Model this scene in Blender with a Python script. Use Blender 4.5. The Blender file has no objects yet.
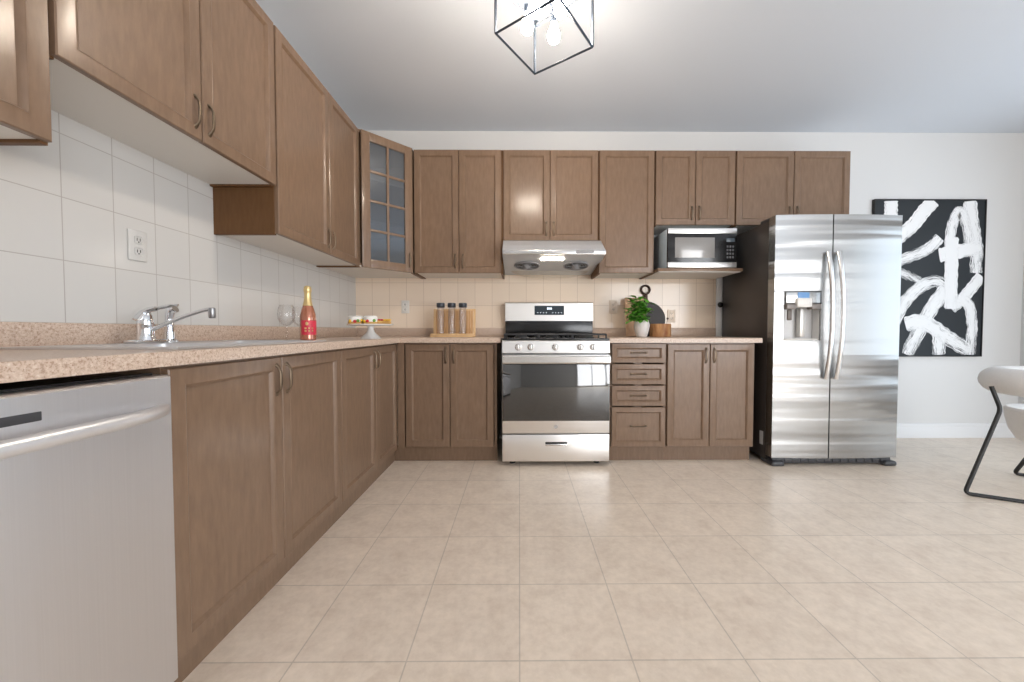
import bpy, bmesh, math, random
from mathutils import Vector, Matrix
random.seed(7)
PI = math.pi
SC = bpy.context.scene
COL = SC.collection

# ------------------------------------------------------------------ camera
cam_d = bpy.data.cameras.new('camera')
cam = bpy.data.objects.new('camera', cam_d); COL.objects.link(cam)
cam_d.sensor_width = 36.0; cam_d.sensor_fit = 'HORIZONTAL'
cam_d.lens = 374.63 / 1024 * 36.0
cam_d.shift_x = -0.0100
cam_d.clip_start = 0.02
cam.location = (0, 0, 0.9714)
cam.rotation_euler = (PI / 2 - 0.0275, 0, -0.0072)
SC.camera = cam

# ------------------------------------------------------------------ world, exposure
w = bpy.data.worlds.new('world'); SC.world = w; w.use_nodes = True
w.node_tree.nodes['Background'].inputs[0].default_value = (0.75, 0.85, 1.0, 1)
w.node_tree.nodes['Background'].inputs[1].default_value = 1.0
SC.view_settings.view_transform = 'Standard'
SC.view_settings.look = 'None'
SC.view_settings.gamma = 1.0
SC.view_settings.use_curve_mapping = False
SC.view_settings.exposure = 0.15

# ------------------------------------------------------------------ daylight lamps in unseen windows, placed to light the room
def area(name, loc, rot, sx, sy, power, col):
    d = bpy.data.lights.new(name, 'AREA'); d.shape = 'RECTANGLE'
    d.size = sx; d.size_y = sy; d.energy = power; d.color = col
    o = bpy.data.objects.new(name, d); COL.objects.link(o)
    o.location = loc; o.rotation_euler = rot; o.visible_camera = True
    return o
YR = -3.4            # rear wall
XR = 4.537           # right wall
XL = -1.463          # left wall
YW = 3.359           # back wall
ZC = 2.733           # ceiling
area('daylight_rear', (3.35, YR + 0.03, 1.24), (PI / 2, 0, 0), 2.1, 2.2, 95, (0.93, 0.96, 1.0))
area('daylight_right', (XR - 0.03, -2.50, 1.25), (PI / 2, 0, PI / 2), 1.5, 1.9, 76, (0.93, 0.96, 1.0))
area('daylight_side', (XR - 0.03, 1.65, 1.12), (PI / 2, 0, PI / 2), 1.7, 2.0, 27, (0.70, 0.85, 1.0))
BULB_STRENGTH = 165.0

# ------------------------------------------------------------------ material helpers
class NT:
    def __init__(s, name):
        s.m = bpy.data.materials.new(name); s.m.use_nodes = True
        s.t = s.m.node_tree; s.n = s.t.nodes; s.l = s.t.links
        s.b = s.n['Principled BSDF']
    def add(s, typ, **kw):
        n = s.n.new(typ)
        for k, v in kw.items(): setattr(n, k, v)
        return n
    def link(s, a, b): s.l.new(a, b)
    def set(s, **kw):
        for k, v in kw.items():
            i = s.b.inputs[k.replace('_', ' ')]
            i.default_value = v if not (isinstance(v, tuple) and len(v) == 3) else (*v, 1)
        return s
    def coords(s, scale=(1, 1, 1), kind='Object', rnd=False):
        tc = s.add('ShaderNodeTexCoord'); mp = s.add('ShaderNodeMapping')
        mp.inputs['Scale'].default_value = scale
        if rnd:
            oi = s.add('ShaderNodeObjectInfo'); cb = s.add('ShaderNodeVectorMath', operation='SCALE')
            cb.inputs[0].default_value = (7.3, 3.1, 5.7); s.link(oi.outputs['Random'], cb.inputs['Scale'])
            ad = s.add('ShaderNodeVectorMath', operation='ADD')
            s.link(tc.outputs[kind], ad.inputs[0]); s.link(cb.outputs[0], ad.inputs[1])
            s.link(ad.outputs[0], mp.inputs[0])
        else:
            s.link(tc.outputs[kind], mp.inputs[0])
        return mp.outputs[0]
    def noise(s, vec, scale, detail=4, rough=0.5):
        n = s.add('ShaderNodeTexNoise'); s.link(vec, n.inputs['Vector'])
        n.inputs['Scale'].default_value = scale; n.inputs['Detail'].default_value = detail
        n.inputs['Roughness'].default_value = rough
        return n.outputs['Fac']
    def ramp(s, fac, stops):
        r = s.add('ShaderNodeValToRGB'); s.link(fac, r.inputs[0]); e = r.color_ramp.elements
        while len(e) < len(stops): e.new(0.5)
        for i, (p, c) in enumerate(stops):
            e[i].position = p; e[i].color = (*c, 1)
        return r.outputs[0]
    def mix(s, fac, a, b, mode='MIX'):
        m = s.add('ShaderNodeMix', data_type='RGBA', blend_type=mode)
        for v, i in ((fac, 0), (a, 6), (b, 7)):
            if hasattr(v, 'links'): s.link(v, m.inputs[i])
            else: m.inputs[i].default_value = v if i == 0 else (*v, 1)
        return m.outputs[2]
    def bump(s, h, strength=0.2, dist=0.01):
        b = s.add('ShaderNodeBump'); b.inputs['Strength'].default_value = strength
        b.inputs['Distance'].default_value = dist; s.link(h, b.inputs['Height'])
        s.link(b.outputs[0], s.b.inputs['Normal'])
    def color(s, c): s.link(c, s.b.inputs['Base Color'])

def plain(name, col, rough=0.5, metal=0.0, **kw):
    n = NT(name); n.set(Base_Color=col, Roughness=rough, Metallic=metal)
    for k, v in kw.items(): n.set(**{k: v})
    v = n.coords(); f = n.noise(v, 60, 3)
    n.color(n.mix(f, tuple(min(1, c * 0.95) for c in col), tuple(min(1, c * 1.04) for c in col)))
    return n.m

def m_wood(name, a, b, rough=0.34, scale=(11, 11, 2.2), coat=0.3):
    n = NT(name); v = n.coords(scale, rnd=True)
    g = n.noise(v, 5, 8, 0.6)
    v2 = n.coords((1, 1, 1), rnd=True); big = n.noise(v2, 2.6, 2)
    c = n.ramp(g, [(0.3, a), (0.7, b)])
    c = n.mix(big, c, n.mix(1.0, c, (1.16, 1.13, 1.1), 'MULTIPLY'))
    n.color(c); n.set(Roughness=rough, Coat_Weight=coat, Coat_Roughness=0.17)
    n.set(Specular_IOR_Level=0.22); n.bump(g, 0.04, 0.002)
    return n.m

def m_steel(name, col=(0.60, 0.60, 0.61), rough=0.27, wave=0.0, scale=(1, 1, 160), wscale=(0.25, 0.25, 3.2), aniso=0):
    n = NT(name); n.set(Metallic=1.0, Roughness=rough, Base_Color=col)
    v = n.coords(scale); g = n.noise(v, 3, 3)
    n.color(n.ramp(g, [(0.25, tuple(c * 0.975 for c in col)), (0.75, tuple(min(1, c * 1.015) for c in col))]))
    mr = n.add('ShaderNodeMapRange'); mr.inputs['To Min'].default_value = rough - 0.015; mr.inputs['To Max'].default_value = rough + 0.02
    n.link(g, mr.inputs[0]); n.link(mr.outputs[0], n.b.inputs['Roughness'])
    if aniso:
        tg = n.add('ShaderNodeTangent', direction_type='RADIAL', axis='Z'); n.link(tg.outputs[0], n.b.inputs['Tangent'])
        n.set(Anisotropic=abs(aniso), Anisotropic_Rotation=0.0 if aniso > 0 else 0.25)
    if wave:
        wv = n.coords(wscale); h = n.noise(wv, 1.6, 2, 0.4); n.bump(h, wave, 0.05)
    return n.m

def m_emit(name, col, strength):
    n = NT(name); n.set(Base_Color=col, Emission_Color=col, Emission_Strength=strength, Roughness=0.4)
    return n.m

def m_glass(name, tint=(1, 1, 1), rough=0.02, refl=0.12, edge=0.6):
    n = NT(name)
    tr = n.add('ShaderNodeBsdfTransparent'); tr.inputs[0].default_value = (*tint, 1)
    gl = n.add('ShaderNodeBsdfGlossy'); gl.inputs['Roughness'].default_value = rough
    lw = n.add('ShaderNodeLayerWeight'); lw.inputs[0].default_value = 0.35
    ma = n.add('ShaderNodeMath', operation='MULTIPLY_ADD'); n.link(lw.outputs['Facing'], ma.inputs[0])
    ma.inputs[1].default_value = edge; ma.inputs[2].default_value = refl; ma.use_clamp = True
    mx = n.add('ShaderNodeMixShader'); n.link(ma.outputs[0], mx.inputs[0])
    n.link(tr.outputs[0], mx.inputs[1]); n.link(gl.outputs[0], mx.inputs[2])
    n.link(mx.outputs[0], n.n['Material Output'].inputs['Surface'])
    return n.m

def m_tile(name, axes, w, h, off, base, grout, mortar, mottled=0.0, rough=0.25, bump=0.25):
    n = NT(name)
    g = n.add('ShaderNodeNewGeometry'); sp = n.add('ShaderNodeSeparateXYZ'); n.link(g.outputs['Position'], sp.inputs[0])
    cb = n.add('ShaderNodeCombineXYZ'); n.link(sp.outputs[axes[0]], cb.inputs[0]); n.link(sp.outputs[axes[1]], cb.inputs[1])
    ad = n.add('ShaderNodeVectorMath', operation='SUBTRACT'); n.link(cb.outputs[0], ad.inputs[0])
    ad.inputs[1].default_value = (off[0] - 200 * w, off[1] - 200 * h, 0)
    br = n.add('ShaderNodeTexBrick'); br.offset = 0; br.squash = 1
    n.link(ad.outputs[0], br.inputs['Vector'])
    for k, v in (('Scale', 1.0), ('Mortar Size', mortar), ('Mortar Smooth', 0.2), ('Bias', 0.0), ('Brick Width', w), ('Row Height', h)):
        br.inputs[k].default_value = v
    br.inputs['Color1'].default_value = (*base, 1); br.inputs['Color2'].default_value = (*[c * 0.965 for c in base], 1)
    br.inputs['Mortar'].default_value = (*grout, 1)
    c = br.outputs['Color']
    if mottled:
        f = n.noise(g.outputs['Position'], 9, 8, 0.68); f2 = n.noise(g.outputs['Position'], 38, 5, 0.6)
        c = n.mix(mottled, c, n.mix(1.0, c, n.ramp(f, [(0.32, (0.80, 0.74, 0.68)), (0.5, (1.0, 0.99, 0.97)), (0.68, (1.15, 1.14, 1.12))]), 'MULTIPLY'))
        c = n.mix(mottled * 0.8, c, n.mix(1.0, c, n.ramp(f2, [(0.35, (0.86, 0.83, 0.79)), (0.6, (1.05, 1.05, 1.05))]), 'MULTIPLY'))
    n.color(c)
    inv = n.add('ShaderNodeMath', operation='SUBTRACT'); inv.inputs[0].default_value = 1; n.link(br.outputs['Fac'], inv.inputs[1])
    n.bump(inv.outputs[0], bump, 0.004); n.set(Roughness=rough)
    return n.m

def m_counter():
    n = NT('speckled laminate'); g = n.add('ShaderNodeNewGeometry').outputs['Position']
    a = n.noise(g, 150, 5, 0.7); b = n.noise(g, 310, 3, 0.6)
    c = n.ramp(a, [(0.36, (0.38, 0.255, 0.185)), (0.47, (0.57, 0.435, 0.34)), (0.57, (0.63, 0.495, 0.40)), (0.68, (0.72, 0.63, 0.54))])
    c = n.mix(n.ramp(b, [(0.60, (0, 0, 0)), (0.68, (1, 1, 1))]), c, (0.34, 0.20, 0.14))
    n.color(c); n.set(Roughness=0.3)
    return n.m

def m_paint(name, col, rough=0.6):
    n = NT(name); g = n.add('ShaderNodeNewGeometry').outputs['Position']
    f = n.noise(g, 90, 4); n.color(n.mix(f, tuple(c * 0.985 for c in col), col)); n.set(Roughness=rough)
    n.bump(f, 0.04, 0.002)
    return n.m

WOOD = m_wood('brown stained maple', (0.172, 0.110, 0.071), (0.218, 0.142, 0.094))
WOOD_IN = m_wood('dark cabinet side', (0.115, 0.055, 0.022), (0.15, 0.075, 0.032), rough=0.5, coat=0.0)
MELA = m_paint('white melamine', (0.80, 0.77, 0.72), 0.5)
BRONZE = plain('dark pewter metal', (0.20, 0.15, 0.105), 0.40, 1.0)
STEEL = m_steel('brushed stainless', (0.88, 0.865, 0.845), 0.34)
HOODM = plain('silver hood finish', (0.62, 0.64, 0.67), 0.38, 0.25)
STEEL_F = m_steel('brushed stainless wavy', (0.41, 0.41, 0.405), 0.24, wave=0.32, scale=(160, 160, 1), wscale=(0.22, 0.22, 4.6), aniso=0.8)
STEEL_H = m_steel('satin handle steel', (0.72, 0.71, 0.70), 0.22)
STEEL_DW = m_steel('brushed stainless vertical', (0.74, 0.74, 0.76), 0.40, wave=0.10, scale=(160, 160, 1), wscale=(3, 3, 0.6))
CHROME = plain('chrome', (0.80, 0.81, 0.83), 0.06, 1.0)
SINKM = m_steel('sink steel', (0.74, 0.74, 0.75), 0.36)
BLACK = plain('black enamel', (0.012, 0.012, 0.013), 0.18)
BLACKM = plain('matte black metal', (0.010, 0.009, 0.009), 0.5)
IRON = plain('cast iron', (0.03, 0.03, 0.032), 0.55)
OVENGLASS = plain('black oven glass', (0.012, 0.012, 0.012), 0.05, 0.0, Coat_Weight=1.0, Coat_Roughness=0.03, IOR=1.8)
FRIDGESIDE = plain('dark grey painted steel', (0.075, 0.065, 0.060), 0.33, 0.4)
DARKGREY = plain('dark grey plastic', (0.05, 0.05, 0.055), 0.4)
GREYP = plain('grey plastic', (0.30, 0.30, 0.31), 0.4)
WHITEP = plain('white plastic', (0.80, 0.77, 0.72), 0.35)
CERAMIC = plain('white glazed ceramic', (0.82, 0.80, 0.77), 0.2)
COUNTER = m_counter()
GLASS = m_glass('clear glass', (0.985, 0.985, 0.985), 0.02, 0.02, 0.4)
CABGLASS = m_glass('cabinet glass', (0.36, 0.46, 0.56), 0.10, 0.16)
VISOR = m_glass('clear plastic visor', (0.86, 0.84, 0.80), 0.2, 0.22)
BULB = m_emit('lit bulb', (1.0, 0.88, 0.74), BULB_STRENGTH)
LENS = m_emit('lit hood lens', (1.0, 0.86, 0.70), 24.0)
LCD = m_emit('blue lcd', (0.10, 0.22, 0.42), 0.35)
GLYPH = m_emit('white led glyphs', (0.8, 0.9, 1.0), 1.2)
CAGE = plain('gunmetal cage', (0.06, 0.075, 0.10), 0.35, 0.8)
BOUCLE = plain('white boucle', (0.84, 0.82, 0.80), 0.95)
BAMBOO = m_wood('bamboo', (0.62, 0.40, 0.20), (0.74, 0.53, 0.30), 0.45, coat=0.0)
BAMBOO_D = m_wood('bamboo slats', (0.48, 0.27, 0.12), (0.62, 0.38, 0.19), 0.45, coat=0.0)
ACACIA = m_wood('acacia wood', (0.22, 0.075, 0.025), (0.62, 0.36, 0.17), 0.45, scale=(5, 5, 0.9), coat=0.0)
BEECH = m_wood('pale board wood', (0.42, 0.27, 0.17), (0.54, 0.36, 0.24), 0.5, coat=0.0)
SLATE = plain('dark slate', (0.055, 0.050, 0.052), 0.6)
LEAF = plain('leaf green', (0.13, 0.42, 0.04), 0.4)
STEMG = plain('stem green', (0.16, 0.30, 0.06), 0.5)
SOIL = plain('soil', (0.05, 0.035, 0.025), 0.9)
CASING = m_paint('white trim paint', (0.82, 0.82, 0.82), 0.35)

# ------------------------------------------------------------------ mesh helpers
def new(): return bmesh.new()
def box(bm, x0, x1, y0, y1, z0, z1, bev=0.0, seg=2):
    r = bmesh.ops.create_cube(bm, size=1.0, matrix=Matrix.Translation(((x0 + x1) / 2, (y0 + y1) / 2, (z0 + z1) / 2)) @ Matrix.Diagonal((abs(x1 - x0), abs(y1 - y0), abs(z1 - z0), 1)))
    if bev:
        es = list({e for v in r['verts'] for e in v.link_edges})
        bmesh.ops.bevel(bm, geom=es, offset=bev, segments=seg, affect='EDGES', profile=0.5)
    return bm
def tube(bm, pts, r, n=10, closed=False, cap=True, flat=None):
    pts = [Vector(p) for p in pts]; N = len(pts)
    rs = r if isinstance(r, (list, tuple)) else [r] * N
    rings = []; up = None
    for i, p in enumerate(pts):
        a = pts[(i - 1) % N] if (closed or i > 0) else p
        b = pts[(i + 1) % N] if (closed or i < N - 1) else p
        t = (b - a).normalized()
        if up is None:
            up = Vector((0, 0, 1)) if abs(t.z) < 0.9 else Vector((1, 0, 0))
            up = (up - t * up.dot(t)).normalized()
        else:
            up = (up - t * up.dot(t)).normalized()
        sd = t.cross(up)
        f = flat or (1, 1)
        rings.append([bm.verts.new(p + (up * math.cos(k * 2 * PI / n) * f[0] + sd * math.sin(k * 2 * PI / n) * f[1]) * rs[i]) for k in range(n)])
    for i in range(N if closed else N - 1):
        A, B = rings[i], rings[(i + 1) % N]
        for k in range(n):
            bm.faces.new((A[k], A[(k + 1) % n], B[(k + 1) % n], B[k]))
    if cap and not closed:
        bm.faces.new(list(reversed(rings[0]))); bm.faces.new(rings[-1])
    return bm
def smooth_path(pts, n=8, closed=False):
    P = [Vector(p) for p in pts]; N = len(P); out = []
    rng = range(N if closed else N - 1)
    for i in rng:
        g = (lambda j: P[j % N]) if closed else (lambda j: P[max(0, min(N - 1, j))])
        p0, p1, p2, p3 = g(i - 1), g(i), g(i + 1), g(i + 2)
        for k in range(n):
            t = k / n
            out.append(0.5 * (2 * p1 + (p2 - p0) * t + (2 * p0 - 5 * p1 + 4 * p2 - p3) * t * t + (3 * p1 - 3 * p2 + p3 - p0) * t ** 3))
    if not closed: out.append(P[-1])
    return out
def round_path(pts, rad, n=6):
    """polyline with its inner corners rounded"""
    P = [Vector(p) for p in pts]; out = [P[0]]
    for i in range(1, len(P) - 1):
        a, b, c = P[i - 1], P[i], P[i + 1]
        d0 = (a - b).normalized(); d1 = (c - b).normalized()
        p = b + d0 * min(rad, (a - b).length * 0.45); q = b + d1 * min(rad, (c - b).length * 0.45)
        for k in range(n + 1):
            t = k / n; out.append((1 - t) ** 2 * p + 2 * t * (1 - t) * b + t * t * q)
    out.append(P[-1]); return out
def lathe(bm, prof, c=(0, 0, 0), n=32, axis='Z'):
    rings = []; c = Vector(c)
    def pt(r, h, a):
        x, y = r * math.cos(a), r * math.sin(a)
        return c + (Vector((x, y, h)) if axis == 'Z' else Vector((x, -h, y)) if axis == 'Y' else Vector((h, x, y)))
    for r, h in prof:
        if r < 1e-6: rings.append([bm.verts.new(pt(0, h, 0))])
        else: rings.append([bm.verts.new(pt(r, h, k * 2 * PI / n)) for k in range(n)])
    for A, B in zip(rings, rings[1:]):
        for k in range(n):
            if len(A) == 1 and len(B) == 1: break
            if len(A) == 1: bm.faces.new((A[0], B[(k + 1) % n], B[k]))
            elif len(B) == 1: bm.faces.new((A[k], A[(k + 1) % n], B[0]))
            else: bm.faces.new((A[k], A[(k + 1) % n], B[(k + 1) % n], B[k]))
    return bm
def prism(bm, poly, axis, a0, a1):
    """poly in the two other axes (order kept), extruded along axis"""
    def mk(p, a):
        return {'X': (a, p[0], p[1]), 'Y': (p[0], a, p[1]), 'Z': (p[0], p[1], a)}[axis]
    A = [bm.verts.new(mk(p, a0)) for p in poly]; B = [bm.verts.new(mk(p, a1)) for p in poly]
    bm.faces.new(list(reversed(A))); bm.faces.new(B)
    for i in range(len(poly)):
        j = (i + 1) % len(poly); bm.faces.new((A[i], A[j], B[j], B[i]))
    return bm
def slab(bm, xs, ys, keep, z0, z1, bev=0.0):
    """flat slab made of the grid cells for which keep(cx, cy) holds; clean outline, holes allowed"""
    V = {}
    def v(i, j, z):
        if (i, j, z) not in V: V[(i, j, z)] = bm.verts.new((xs[i], ys[j], z))
        return V[(i, j, z)]
    K = {(i, j) for i in range(len(xs) - 1) for j in range(len(ys) - 1) if keep((xs[i] + xs[i + 1]) / 2, (ys[j] + ys[j + 1]) / 2)}
    rim = []
    for i, j in K:
        bm.faces.new((v(i, j, z1), v(i + 1, j, z1), v(i + 1, j + 1, z1), v(i, j + 1, z1)))
        bm.faces.new((v(i, j, z0), v(i, j + 1, z0), v(i + 1, j + 1, z0), v(i + 1, j, z0)))
        for di, dj, a, b in ((0, -1, (i, j), (i + 1, j)), (1, 0, (i + 1, j), (i + 1, j + 1)), (0, 1, (i + 1, j + 1), (i, j + 1)), (-1, 0, (i, j + 1), (i, j))):
            if (i + di, j + dj) not in K:
                bm.faces.new((v(*a, z0), v(*b, z0), v(*b, z1), v(*a, z1)))
                rim.append((v(*a, z1), v(*b, z1)))
    if bev:
        es = [e for e in (bm.edges.get(r) for r in rim) if e]
        bmesh.ops.bevel(bm, geom=es, offset=bev, segments=3, affect='EDGES', profile=0.5, clamp_overlap=True)
    return bm

def obj(name, bm, mat, parent=None, label=None, angle=35):
    bmesh.ops.recalc_face_normals(bm, faces=bm.faces)
    me = bpy.data.meshes.new(name); bm.to_mesh(me); bm.free()
    for m in (mat if isinstance(mat, (list, tuple)) else [mat]): me.materials.append(m)
    me.polygons.foreach_set('use_smooth', [True] * len(me.polygons))
    me.set_sharp_from_angle(angle=math.radians(angle))
    o = bpy.data.objects.new(name, me); COL.objects.link(o)
    if parent: o.parent = parent
    if label: o['label'] = label
    return o
def thing(name, label, cat, loc=(0, 0, 0), rz=0.0, group=None):
    o = bpy.data.objects.new(name, None); COL.objects.link(o)
    o.location = loc; o.rotation_euler = (0, 0, rz); o.empty_display_size = 0.05
    o['label'] = label; o['category'] = cat
    if group: o['group'] = group
    return o
def tag(o, label, cat, group=None):
    o['label'] = label; o['category'] = cat
    if group: o['group'] = group
    return o
def struct(name, bm, mat, label, cat, parent=None):
    o = obj(name, bm, mat, parent); o['kind'] = 'structure'
    if not parent: o['label'] = label; o['category'] = cat
    return o

# ================================================================== the room
PAINT = m_paint('warm white wall paint', (0.71, 0.705, 0.695))
CEILP = m_paint('ceiling paint', (0.74, 0.785, 0.85), 0.8)
FLOORM = m_tile('beige floor tile', (0, 1), 0.3327, 0.3327, (0.0, 1.0763), (0.84, 0.725, 0.61), (0.62, 0.53, 0.44), 0.0024, mottled=0.5, rough=0.30, bump=0.25)
WT_L = m_tile('wall tile left', (1, 2), 0.1532, 0.2005, (YW, 0.996), (0.65, 0.635, 0.61), (0.45, 0.42, 0.39), 0.0016, rough=0.16, bump=0.2)  # same tile as the back wall; cooler, dimmer light put into the base
WT_B = m_tile('wall tile back warm lit', (0, 2), 0.1523, 0.2005, (XL, 0.996), (0.90, 0.75, 0.60), (0.62, 0.48, 0.36), 0.0016, rough=0.16, bump=0.2)  # same tile as the left wall; warm lamp light put into the base
struct('floor', box(new(), XL - 0.1, XR + 0.1, YR - 0.1, YW + 0.1, -0.1, 0.0), FLOORM, 'beige mottled square tile floor', 'floor')
struct('ceiling', box(new(), XL - 0.1, XR + 0.1, YR - 0.1, YW + 0.1, ZC, ZC + 0.1), CEILP, 'plain white ceiling', 'ceiling')
struct('wall_back', box(new(), XL, XR, YW, YW + 0.1, 0, ZC), PAINT, 'off white wall behind the range and refrigerator', 'wall')
struct('wall_left', box(new(), XL - 0.1, XL, YR, YW + 0.1, 0, ZC), PAINT, 'off white wall behind the sink', 'wall')
struct('wall_right', box(new(), XR, XR + 0.1, YR, YW + 0.1, 0, ZC), PAINT, 'off white wall right of the painting', 'wall')
struct('wall_rear', box(new(), XL, XR, YR - 0.1, YR, 0, ZC), PAINT, 'off white wall behind the viewer', 'wall')
# tiled backsplash, 6 mm proud of the plaster
b = new(); box(b, XL, XL + 0.006, 0.30, YW, 0.995, 1.76)
struct('trim_1', b, WT_L, 'white rectangular wall tiles above the sink counter', 'backsplash')
b = new(); box(b, XL + 0.006, 1.757, YW - 0.006, YW, 0.995, 1.50); box(b, -0.150, 0.66, YW - 0.006, YW, 0.30, 0.995)
struct('trim_2', b, WT_B, 'rectangular wall tiles behind the range, warm light in their colour', 'backsplash')
b = new(); box(b, 1.759, 1.812, YW - 0.016, YW, 0.90, 1.46, 0.003)
struct('trim_3', b, CASING, 'white strip closing the tiles beside the refrigerator', 'trim')
def baseb(prof_axis, a0, a1, name, label):
    b = new()
    if prof_axis == 'X':
        prism(b, [(YW, 0), (YW - 0.016, 0), (YW - 0.016, 0.085), (YW - 0.010, 0.10), (YW - 0.012, 0.108), (YW - 0.006, 0.125), (YW, 0.13)], 'X', a0, a1)
    else:
        prism(b, [(XR, 0), (XR - 0.016, 0), (XR - 0.016, 0.085), (XR - 0.010, 0.10), (XR - 0.012, 0.108), (XR - 0.006, 0.125), (XR, 0.13)], 'Y', a0, a1)
    struct(name, b, CASING, label, 'baseboard')
baseb('X', 1.80, XR - 0.016, 'baseboard_back', 'white baseboard under the painting')
baseb('Y', YR, YW, 'baseboard_right', 'white baseboard along the right wall')
# window frames for the daylight lamps, the two behind the viewer unseen and added
def window(name, cx, cz, wd, ht, horiz, label, bars):
    b = new()
    def bar(u0, u1, z0, z1, d=0.07):
        if horiz: box(b, cx + u0, cx + u1, YR, YR + d, cz + z0, cz + z1, 0.004)
        else: box(b, XR - d, XR, cx + u0, cx + u1, cz + z0, cz + z1, 0.004)
    h, v = wd / 2, ht / 2
    bar(-h - 0.08, -h, -v - 0.0, v + 0.08); bar(h, h + 0.08, -v - 0.0, v + 0.08); bar(-h, h, v, v + 0.08)
    if cz - v > 0.2: bar(-h - 0.08, h + 0.08, -v - 0.06, -v)
    for u in bars: bar(u - 0.03, u + 0.03, -v, v, 0.05)
    struct(name, b, CASING, label, 'window')
window('window_1', 3.35, 1.24, 2.1, 2.2, True, 'unseen glazed patio door behind the viewer, placed for daylight', (0.0,))
window('window_2', -2.50, 1.25, 1.5, 1.9, False, 'unseen window in the right wall behind the viewer, placed for daylight', (0.0,))
window('window_3', 1.65, 1.12, 1.7, 2.0, False, 'glazed door in the right wall beyond the photo edge', (0.0,))

# ================================================================== cabinets
def front_panel(bm, x0, x1, z0, z1, y0=-0.020, y1=0.0, st=0.046, g=0.0024):
    """recessed panel front: chamfered edge, flat frame, small bead, sloped sticking, flat field"""
    x0 += g; x1 -= g; z0 += g; z1 -= g
    loops = [(0, y1), (0, y0 + 0.003), (0.003, y0), (st - 0.004, y0), (st - 0.001, y0 - 0.0015), (st + 0.003, y0 + 0.001), (st + 0.0095, y0 + 0.0115), (st + 0.013, y0 + 0.0115)]
    rings = []
    for i, y in loops:
        rings.append([bm.verts.new(p) for p in ((x0 + i, y, z0 + i), (x1 - i, y, z0 + i), (x1 - i, y, z1 - i), (x0 + i, y, z1 - i))])
    for A, B in zip(rings, rings[1:]):
        for k in range(4): bm.faces.new((A[k], A[(k + 1) % 4], B[(k + 1) % 4], B[k]))
    bm.faces.new(rings[-1]); bm.faces.new(list(reversed(rings[0])))
    return bm
def pull(cx, cz, vertical=True, L=0.105, y=-0.0195, out=0.017):
    b = new(); pts = []; rs = []
    N = 14
    for k in range(N + 1):
        t = k / N; s = (t - 0.5) * L
        o = out * (1 - abs(2 * t - 1) ** 4.5)
        p = (cx, y - o, cz + s) if vertical else (cx + s, y - o, cz)
        pts.append(p); rs.append(0.0040 + 0.0016 * (1 - abs(2 * t - 1)) + (0.0035 if k in (0, N) else 0.0))
    tube(b, pts, rs, 8, flat=(0.75, 1.15))
    for s in (-L / 2, L / 2):
        c = (cx, y, cz + s) if vertical else (cx + s, y, cz)
        lathe(b, [(0, 0.003), (0.008, 0.002), (0.009, 0.0), (0, 0)], c, 12, axis='Y')
    return b
def cabinet(name, label, loc, rz, W, z0, z1, D, fronts, base=True, group=None, toe=0.112, filler=None, tk=0.040, tx=None):
    """fronts: (kind, x0, x1, z0, z1, handle) with handle None or (x, z, vertical); local x along the run, front faces -y"""
    t = thing(name, label, 'cabinet', (loc[0], loc[1], z0), rz, group)
    b = new()
    if base:
        box(b, 0, 0.018, 0.0, D, toe - z0, z1 - z0); box(b, W - 0.018, W, 0.0, D, toe - z0, z1 - z0)
        box(b, 0.018, W - 0.018, 0.0, D, toe - z0, toe + 0.018 - z0); box(b, 0.018, W - 0.018, D - 0.012, D, toe + 0.018 - z0, z1 - z0)
        box(b, 0.018, W - 0.018, 0.0, 0.018, z1 - 0.02 - z0, z1 - z0); box(b, W / 2 - 0.03, W / 2 + 0.03, 0.0, 0.018, toe + 0.018 - z0, z1 - 0.02 - z0)
        if filler: box(b, filler[0], filler[1], -0.018, 0.0, toe - z0, z1 - z0)
        obj('carcass', b, WOOD, t)
        b = new(); tx = tx or (0, W); box(b, tx[0], tx[1], tk, tk + 0.018, 0, toe - z0)
        obj('toe_kick', b, WOOD, t)
    else:
        box(b, 0, 0.016, 0, D, 0, z1 - z0); box(b, W - 0.016, W, 0, D, 0, z1 - z0)
        box(b, 0.016, W - 0.016, 0, D, 0.014, z1 - z0)
        if filler: box(b, filler[0], filler[1], -0.018, 0.0, 0, z1 - z0)
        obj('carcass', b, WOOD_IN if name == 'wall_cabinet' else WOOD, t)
        b = new(); box(b, 0.017, W - 0.017, 0.004, D, 0.008, 0.014)
        obj('underside_panel', b, MELA, t, 'white underside panel')
    for kind, x0, x1, a, c, h in fronts:
        d = obj(kind, front_panel(new(), x0, x1, a - z0, c - z0, st=0.034 if kind == 'drawer_front' else 0.046), WOOD, t)
        if h: obj('handle', pull(h[0], h[1] - z0, h[2]), BRONZE, d, 'dark pewter arched pull handle')
    return t
LX, BY = -0.908, 2.740
hz = 0.792
def pair(W, a, m, z0, z1, zc, off=0.030, lo=0.0, hi=None):
    hi = W if hi is None else hi
    return [('door', lo, m, z0, z1, (m - off, zc, True)), ('door', m, hi, z0, z1, (m + off, zc, True))]
Q = PI / 2
cabinet('base_cabinet', 'brown two-door base cabinet under the sink, right beside the dishwasher', (LX, 0.950, 0), Q, 0.916, 0, 0.883, 0.55,
        pair(0.916, 0, 0.453, 0.106, 0.876, hz), tk=0.026, toe=0.102, group='brown base cabinets')
cabinet('base_cabinet', 'brown two-door base cabinet between sink cabinet and inside corner', (LX, 1.868, 0), Q, 0.850, 0, 0.883, 0.55,
        pair(0.850, 0, 0.452, 0.106, 0.876, hz, hi=0.848), tk=0.026, toe=0.102, tx=(0, 0.9115), group='brown base cabinets')
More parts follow.
